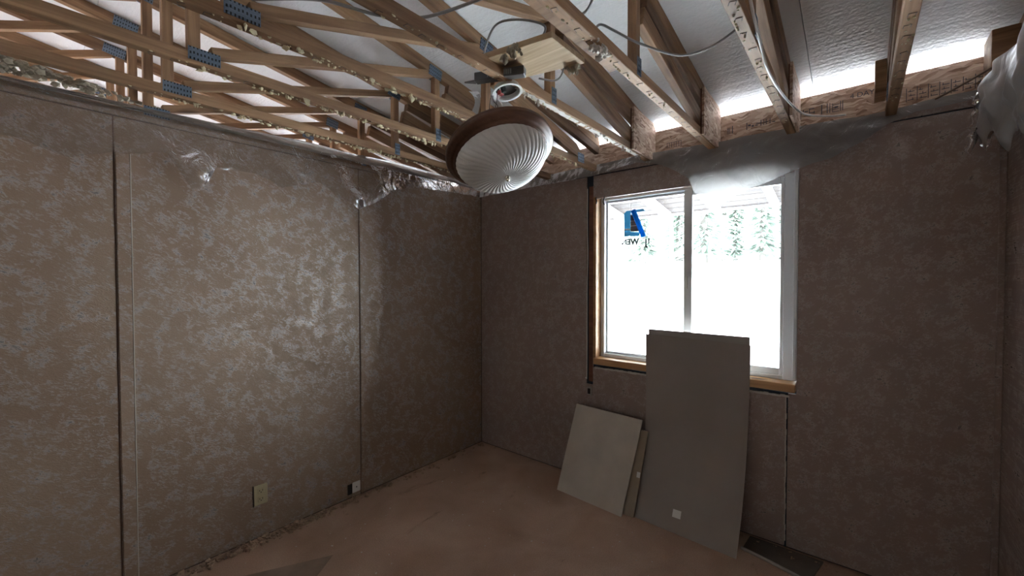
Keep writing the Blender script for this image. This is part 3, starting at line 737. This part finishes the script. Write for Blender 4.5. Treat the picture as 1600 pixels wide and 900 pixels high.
# strip along the window wall top
lip = [(-2.64, 2.255), (-2.2, 2.262), (-1.7, 2.262), (-1.45, 2.270), (-1.16, 2.305), (-1.0, 2.26), (-.9, 2.20), (-.82, 2.14), (-.785, 2.045), (-.73, 2.015), (-.684, 1.995), (-.637, 1.945), (-.59, 1.980), (-.552, 2.005), (-.433, 2.045), (-.269, 2.098), (-.219, 2.115), (-.112, 2.135), (0, 2.19), (.10, 2.26), (.2, 2.296), (.46, 2.302)]
topz = [(-2.64, 2.335), (-1.6, 2.345), (-1.16, 2.352), (-.75, 2.338), (-.3, 2.338), (.0, 2.325), (.22, 2.340), (.46, 2.338)]
b = MB()
def f(u, v):
    x = -2.64+u*3.10; zt = interp(topz, x)+.006*ns(x, 0, 9, 4); zl = interp(lip, x)+.006*ns(x, 0, 2, 9)
    z = zt+(zl-zt)*v; d = zt-z
    out_ = .034+.022*math.sin(min(1, d/.22)*PI/2)+.010*ns(x, z, 4, 7)+.006*ns(x, z, 8, 22)
    return Vector((x, YW-out_, z))
b.grid(f, 240, 24)
o = b.build('vapour_barrier', M['film_milky'], smooth=True, origin=(-.9, YW, 2.3)); tag(o, 'milky torn plastic vapour barrier drooping in a point over the window head', 'plastic sheet')
# bundle at the right wall top
b = MB()
def f(u, v):
    y = 2.66-.50*u; zb = 2.055+.03*math.sin(u*14)-.02*math.cos(u*23)+.05*max(0, u-.75)*4; zt = 2.42-.05*(1-u)
    if u < .18: zb += .02
    z = zt+(zb-zt)*v
    x = .462 - .012 - .050*v*(1-v)*2 - .045*(1-u)**1.5*(1-.4*v) - .010*math.sin(u*9+1.5*v+1.5*ns(u*3, v*3, 1)) - .022*ns(u*5, v*5, 4)
    return Vector((min(x, .478), y, z+.012*ns(u*8, v*4, 3)))
b.grid(f, 90, 50)
o = b.build('plastic_bundle', M['film_bundle'], smooth=True, origin=(.45, 2.4, 2.2)); tag(o, 'crumpled milky plastic bunched at the top of the right wall corner', 'plastic sheet')
b = MB()
def f(u, v):
    z = 2.31-.24*v; x = .372+.085*u-.02*v+.014*ns(u*3, v*5, 1, 2)
    return Vector((x, YW-.085-.03*math.sin(u*9)-.015*ns(u*5, v*5, 2, 2), z+.05*u*v-.035*math.sin(u*11)*v*v))
b.grid(f, 24, 28)
o = b.build('plastic_tatter', M['film_clear'], smooth=True, origin=(.42, YW, 2.2)); tag(o, 'thin clear plastic tatter hanging beside the plastic bundle at right', 'plastic sheet')

# ================================================================== boards leaning under the window
def leaning(name, x0b, x1b, x0t, x1t, yf, yt, h, mt, t, e=1.7, z0=.002, h1=None, ybr=0):
    b = MB(); n1, n2 = 6, 24; h1 = h if h1 is None else h1
    def f(u, v, off=0):
        hh = h+(h1-h)*u; z = z0+v*hh; y = yt-(yt-yf-ybr*u)*(1-v)**e + off
        x = (x0b+(x1b-x0b)*u)*(1-v)+(x0t+(x1t-x0t)*u)*v
        return Vector((x, y, z))
    A = [[b.b.verts.new(f(i/n1, j/n2)) for j in range(n2+1)] for i in range(n1+1)]
    B = [[b.b.verts.new(f(i/n1, j/n2, t)) for j in range(n2+1)] for i in range(n1+1)]
    for i in range(n1):
        for j in range(n2):
            b.b.faces.new([A[i][j], A[i+1][j], A[i+1][j+1], A[i][j+1]]); b.b.faces.new([B[i][j], B[i][j+1], B[i+1][j+1], B[i+1][j]])
    for j in range(n2):
        b.b.faces.new([A[0][j], A[0][j+1], B[0][j+1], B[0][j]]); b.b.faces.new([A[n1][j], B[n1][j], B[n1][j+1], A[n1][j+1]])
    for i in range(n1):
        b.b.faces.new([A[i][0], B[i][0], B[i+1][0], A[i+1][0]]); b.b.faces.new([A[i][n2], A[i+1][n2], B[i+1][n2], B[i][n2]])
    c = Vector(((x0b+x1b)/2, yf, 0)); o = b.build(name, mt, origin=c, smooth=False); return o, c
o, c = leaning('hardboard_sheet', -1.073, -.488, -1.098, -.474, 2.500, 2.722, 1.143, M['greyboard'], .004, 3.2, h1=1.128, ybr=-.03)
tag(o, 'tall grey-brown hardboard sheet leaning on the window sill, front one of two', 'hardboard sheet')
k = MB(); k.box(-.024, .024, -.0014, .0014, 0, .044); q_ = k.build('sticker', M['white_plastic'], o); q_.location = (-.045, .029, .075); q_.rotation_euler = (-.50, 0, 0)
o, c = leaning('hardboard_sheet', -1.055, -.492, -1.080, -.479, 2.510, 2.729, 1.177, M['greyboard2'], .004, 3.2, h1=1.174, ybr=-.03)
tag(o, 'slightly taller grey hardboard sheet standing behind the front one at the window', 'hardboard sheet')
o, c = leaning('cream_panel', -1.646, -1.139, -1.593, -1.090, 2.474, 2.655, .588, M['cream'], .009, 1.0, h1=.574, ybr=-.03)
tag(o, 'small cream square panel leaning against the wall left of the tall hardboard', 'wall panel')
o, c = leaning('drywall_offcut', -1.60, -1.076, -1.57, -1.056, 2.488, 2.670, .515, M['tanboard'], .010, 1.0, h1=.500, ybr=-.004)
tag(o, 'tan drywall offcut mostly hidden behind the small cream panel', 'wall panel')
k = MB(); k.box(-.011, .011, -.0012, .0012, 0, .034); q_ = k.build('sticker', M['white_plastic'], o); q_.location = (.258, .0780, .228); q_.rotation_euler = (-.34, 0, 0)

# ================================================================== floor things
b = MB(); b.tube(smoothpts([(0, 0, .009), (.13, -.030, .009), (.28, -.074, .009), (.42, -.12, .009)]), .009, 8)
o = b.build('wooden_rod', M['greyboard2'], smooth=True); o.location = (-.486, 2.584, 0); tag(o, 'thin pale rod lying on the floor at the foot of the tall hardboard', 'rod')
b = MB(); b.poly([(-.48, 2.60, 0), (-.165, 2.52, 0), (-.125, 2.738, 0), (-.47, 2.745, 0)], (0, 0, .006))
o = b.build('floor_board_scrap', M['matboard'], origin=(-.3, 2.65, 0)); tag(o, 'dark flat scrap of board on the floor under the wall crack', 'board scrap')
b = MB(); b.poly([(-2.195, 1.093, 0), (-2.40, .70, 0), (-2.2, .62, 0), (-2.08, .93, 0)], (0, 0, .003))
o = b.build('floor_patch', M['patch'], origin=(-2.2, .85, 0)); tag(o, 'grey flat sheet scrap on the floor in front of the left wall', 'board scrap')
def chip(b, x, y, r):
    g = bmesh.ops.create_cube(b.b, size=1)
    a = random.uniform(0, 6); sx, sy, sz = r*random.uniform(.6, 1.8), r*random.uniform(.5, 1), r*random.uniform(.3, .8)
    R_ = Matrix.Rotation(a, 3, 'Z') @ Matrix.Rotation(random.uniform(-.4, .4), 3, 'X')
    for v in g['verts']: v.co = R_ @ Vector((v.co.x*sx, v.co.y*sy, v.co.z*sz))*(1+random.uniform(-.3, .3)) + Vector((x, y, sz*.55))
b = MB()
for _ in range(420):
    y = min(2.7, .3+random.expovariate(.9)); 
    if random.random() < .35: y = random.gauss(1.0, .16)
    chip(b, XL+.012+abs(random.gauss(0, .03)), y, random.uniform(.006, .024))
o = b.build('plaster_debris', M['debris']); tag(o, 'crumbled plaster and wood chips along the foot of the left wall', 'debris', kind='stuff')
b = MB()
for _ in range(150): chip(b, random.uniform(-2.5, -.5), random.uniform(.6, 2.4), random.uniform(.002, .0065))
o = b.build('floor_crumbs', M['gypsum']); tag(o, 'tiny pale crumbs scattered over the bare floor', 'debris', kind='stuff')
b = MB()
for _ in range(60): chip(b, random.uniform(-.45, -.05), random.uniform(2.62, 2.735), random.uniform(.004, .012))
o = b.build('corner_debris', M['debris']); tag(o, 'small chips below the torn seam at the foot of the window wall', 'debris', kind='stuff')
b = MB()
for _ in range(260):
    y = min(.52, -.12+abs(random.gauss(0, .26))); b.blob((XL-.045+random.gauss(0, .010), y, 2.372+random.uniform(0, .085)*max(0, 1-(y+.12)/.62)), random.uniform(.006, .016), (1, 1, .8), .6)
o = b.build('insulation_heap', M['fluff']); tag(o, 'brown loose insulation heaped on the left end of the wall top', 'insulation', kind='stuff')

# ================================================================== fittings
ot = empty('wall_outlet', (XL+.0005, .90, .26), 'ivory double socket outlet on the left wall near the floor', 'outlet')
b = MB(); b.box(0, .006, -.036, .036, -.058, .058); b.build('plate', M['ivory'], ot, bevel=.002)
for s_ in (-1, 1):
    b = MB(); b.box(.0062, .009, -.017, .017, s_*.024-.015, s_*.024+.015); so = b.build('socket', M['ivory'], ot, bevel=.003)
    b = MB(); b.box(.0091, .0096, -.009, -.006, s_*.024-.003, s_*.024+.007); b.box(.0091, .0096, .006, .009, s_*.024-.003, s_*.024+.007); b.box(.0091, .0096, -.003, .003, s_*.024-.011, s_*.024-.006)
    b.build('slots', M['black'], so)
b = MB(); b.box(.0001, .0012, -.041, -.0365, -.062, .060); b.build('cutout_gap', M['dark'], ot)
jk = empty('jack_cover', (XL+.0005, 1.498, .075), 'small square white cover plate at the foot of the left wall seam', 'cover plate')
b = MB(); b.box(0, .008, -.028, .030, -.036, .036); b.build('plate', M['white_plastic'], jk, bevel=.003)
b = MB(); b.box(.0082, .0092, -.004, .004, -.004, .004); b.build('port', M['black'], jk)
b = MB(); b.box(0, .0015, -.062, -.0285, -.040, .030); b.build('cutout_gap', M['dark'], jk)
b = MB()
for i in range(5): b.tube(smoothpts([(.004, -.03+i*.012, -.034), (.016, -.035+i*.013, -.052), (.02, -.045+i*.016, -.070)], 4), .002, 5)
b.build('loose_wires', M['plank'], jk)
wbx_ = empty('wire_box', (-1.536, YW, .678), 'small dark oval box at the lower end of the wire channel', 'wire box')
b = MB(); b.box(-.022, .022, -.016, -.0005, -.032, .032); b.build('body', M['greyboard2'], wbx_, bevel=.006)
b = MB(); b.box(-.011, .011, -.0185, -.0162, -.020, .020); b.build('cap', M['dark'], wbx_, bevel=.0008)
b = MB(); b.tube([(-1.570, YW-.004, .770), (-1.570, YW-.0005, .770)], .006, 10); o = b.build('wall_staple', M['white_plastic'], origin=(-1.57, YW, .77)); tag(o, 'tiny white cable clip beside the lower end of the wire channel', 'clip')
for i, (x, z, l) in enumerate(((-1.485, 2.100, .035), (-1.42, 2.100, .05))):
    b = MB(); b.tube(smoothpts([(0, 0, .012), (.004, -.006, 0), (-.002+.012*(1-i), -.008, -l*.5), (.004, -.004, -l)]), .0045, 6)
    o = b.build('black_strap', M['black'], smooth=True); o.location = (x, YW-.012, z)
    tag(o, ['short black strap end at the top left corner of the window', 'longer black strap end hanging just right of the window corner'][i], 'strap', 'black strap ends')

# window sticker hanging in the left pane
sk = empty('window_sticker', (-1.24, YW+.100, 2.02), 'blue window sticker with half-peeled roll and mirrored lettering in the left pane', 'sticker')
def skb(name, mt, x0, x1, z0, z1, y=0, par=sk):
    b = MB(); b.box(x0-sk.location.x, x1-sk.location.x, y-.0004, y+.0004, z0-sk.location.z, z1-sk.location.z); return b.build(name, mt, par)
b = MB(); P = [(-1.318, 1.825), (-1.20, 1.822), (-1.20, 1.85), (-1.268, 1.855), (-1.268, 1.99), (-1.16, 1.995), (-1.175, 2.01), (-1.30, 2.008), (-1.318, 1.99)]
b.poly([(x-sk.location.x, 0, z-sk.location.z) for x, z in P], (0, .0006, 0)); b.build('printed_sheet', M['lightblue'], sk)
b = MB(); P = [(-1.2675, 1.857), (-1.195, 1.852), (-1.225, 1.975), (-1.2675, 1.978)]
b.poly([(x-sk.location.x, 0, z-sk.location.z) for x, z in P], (0, .0006, 0)); ph = b.build('photo', M['label_grey'], sk)
for zz in (1.895, 1.93): skb('photo_bar', M['white_plastic'], -1.266, -1.222, zz, zz+.003, -.0008)
skb('white_band', M['white_plastic'], -1.3175, -1.272, 1.868, 1.880, -.0008)
b = MB(); b.tube([(-1.243-sk.location.x, -.012, 2.005-sk.location.z), (-1.165-sk.location.x, -.012, 1.815-sk.location.z)], .017, 14); b.build('peeled_roll', M['blue'], sk, smooth=True)
b = MB(); b.tube([(-1.262-sk.location.x, -.004, 2.06-sk.location.z), (-1.262-sk.location.x, -.004, 1.98-sk.location.z)], .0015, 5); b.build('thread', M['white_plastic'], sk)
text_obj('lettering', 'WEN', .058, M['label_ink'], sk, Vector((-1.205, YW+.0995, 1.764)) - sk.location, (PI/2, 0, 0), .0004, mirror=True, bold=.0022)
text_obj('lettering', 'J', .062, M['label_ink'], sk, Vector((-1.145, YW+.0995, 1.752)) - sk.location, (PI/2, 0, 0), .0004, mirror=True, bold=.0022)
text_obj('lettering', 'I', .050, M['label_ink'], sk, Vector((-1.125, YW+.0995, 1.764)) - sk.location, (PI/2, 0, 0), .0004, mirror=True, bold=.0022)

# ================================================================== outside
PX0, PX1 = -5.2, .9
porch = empty('porch_roof', (-1, 3.6, 2.2), 'brown boarded porch eave on white rafters, seen through the top of the window', 'porch roof')
y = 3.025
while y < 4.62:
    y2 = y+.138; b = MB()
    b.poly([(PX0, y, zroof(y)+.002), (PX0, y2, zroof(y2)+.002), (PX0, y2, zroof(y2)+.022), (PX0, y, zroof(y)+.022)], (PX1-PX0, 0, 0))
    o = b.build('porch_board', M['porchwood'], porch); o.location = -world_loc(porch); y += .145
x = -5.1
while x < .9:
    member('rafter', (x, 2.92, zroof(2.92)-.047), (x, 4.60, zroof(4.60)-.047), .040, .09, M['vinyl'], porch); x += .5
lbox('fascia', M['vinyl'], porch, PX0, PX1, 4.655, 4.672, zroof(4.66)-.012, zroof(4.66)+.05)

def gz(x, y):
    r = max(0, min(1, (y-5)/13)); r = r*r*(3-2*r)
    return -.65 + 2.9*r + .12*ns(x, y, 0, .25)*(1 if y > 4 else 0)
b = MB(); b.grid(lambda u, v: Vector((-60+120*u, -40+100*v, gz(-60+120*u, -40+100*v))), 90, 100)
b.build('ground', M['snow'], kind='structure', smooth=True)
def make_tree(kind):
    t = empty('conifer_tree' if kind < 2 else 'birch_tree')
    h = (9.0, 7.0, 9.0)[kind]
    b = MB(); b.tube([(0, 0, -.2), (0.03, 0, h*.5), (0, .02, h*.98)], [(.15, .12, .07)[kind], (.09, .07, .05)[kind], .02], 8)
    b.build('trunk', M['bark'] if kind < 2 else M['birch'], t)
    b = MB()
    if kind < 2:
        for i in range(1500):
            z = .35+(h-.6)*(i/1500)**1.15; r = (1-z/h)*(1.05, .9)[kind]*random.uniform(.45, 1.1)+.08; a = random.uniform(0, 2*PI); wd = random.uniform(.03, .09)
            c, s_ = math.cos(a), math.sin(a); dz = -r*.35
            p0 = Vector((0, 0, z)); p1 = Vector((c*r*.6-s_*wd, s_*r*.6+c*wd, z+dz*.5)); p2 = Vector((c*r, s_*r, z+dz)); p3 = Vector((c*r*.6+s_*wd, s_*r*.6-c*wd, z+dz*.5))
            b.b.faces.new([b.b.verts.new(p) for p in (p0, p1, p2, p3)])
        b.build('foliage', M['needles'], t, kind='stuff')
    else:
        for i in range(40):
            z = h*random.uniform(.3, .95); a = random.uniform(0, 2*PI); L_ = random.uniform(.3, .8)
            b.tube([(0, 0, z), (math.cos(a)*L_, math.sin(a)*L_, z+L_*.8)], [.02, .005], 4)
        b.build('branches', M['birch'], t, kind='stuff')
    return t
tp = [make_tree(0), make_tree(1), make_tree(2)]; first = [1, 1, 1]
ORD = ['leftmost', 'second', 'third', 'fourth', 'fifth', 'sixth', 'seventh', 'eighth', 'ninth', 'tenth']
rows = [('front', 16.6, [(-9.2, 0), (-6.9, 1), (-5.6, 2), (-4.4, 0), (-2.6, 1), (-1.2, 2), (.3, 0)]),
        ('middle', 19.4, [(-10.6, 1), (-8.2, 2), (-6.3, 0), (-4.0, 1), (-2.5, 2), (-.6, 0), (1.8, 1)]),
        ('back', 22.4, [(-12.0, 0), (-9.6, 0), (-7.3, 1), (-5.1, 0), (-2.8, 0), (-.5, 1), (1.8, 0)])]
for row, y0, trees in rows:
    for i, (x, k) in enumerate(trees):
        if first[k]: t = tp[k]; first[k] = 0
        else: t = copy_tree(tp[k])
        y = y0+random.uniform(-.3, .3); t.location = (x, y, gz(x, y)); t.rotation_euler = (0, 0, random.uniform(0, 6)); sc = random.uniform(.9, 1.1); t.scale = (sc, sc, sc)
        pos = 'leftmost tree' if i == 0 else '%s tree from the left' % ORD[i]
        tag(t, '%s, %s in the %s row of forest outside' % (['tall conifer', 'small conifer', 'bare birch'][k], pos, row), 'tree', 'forest trees outside the window')
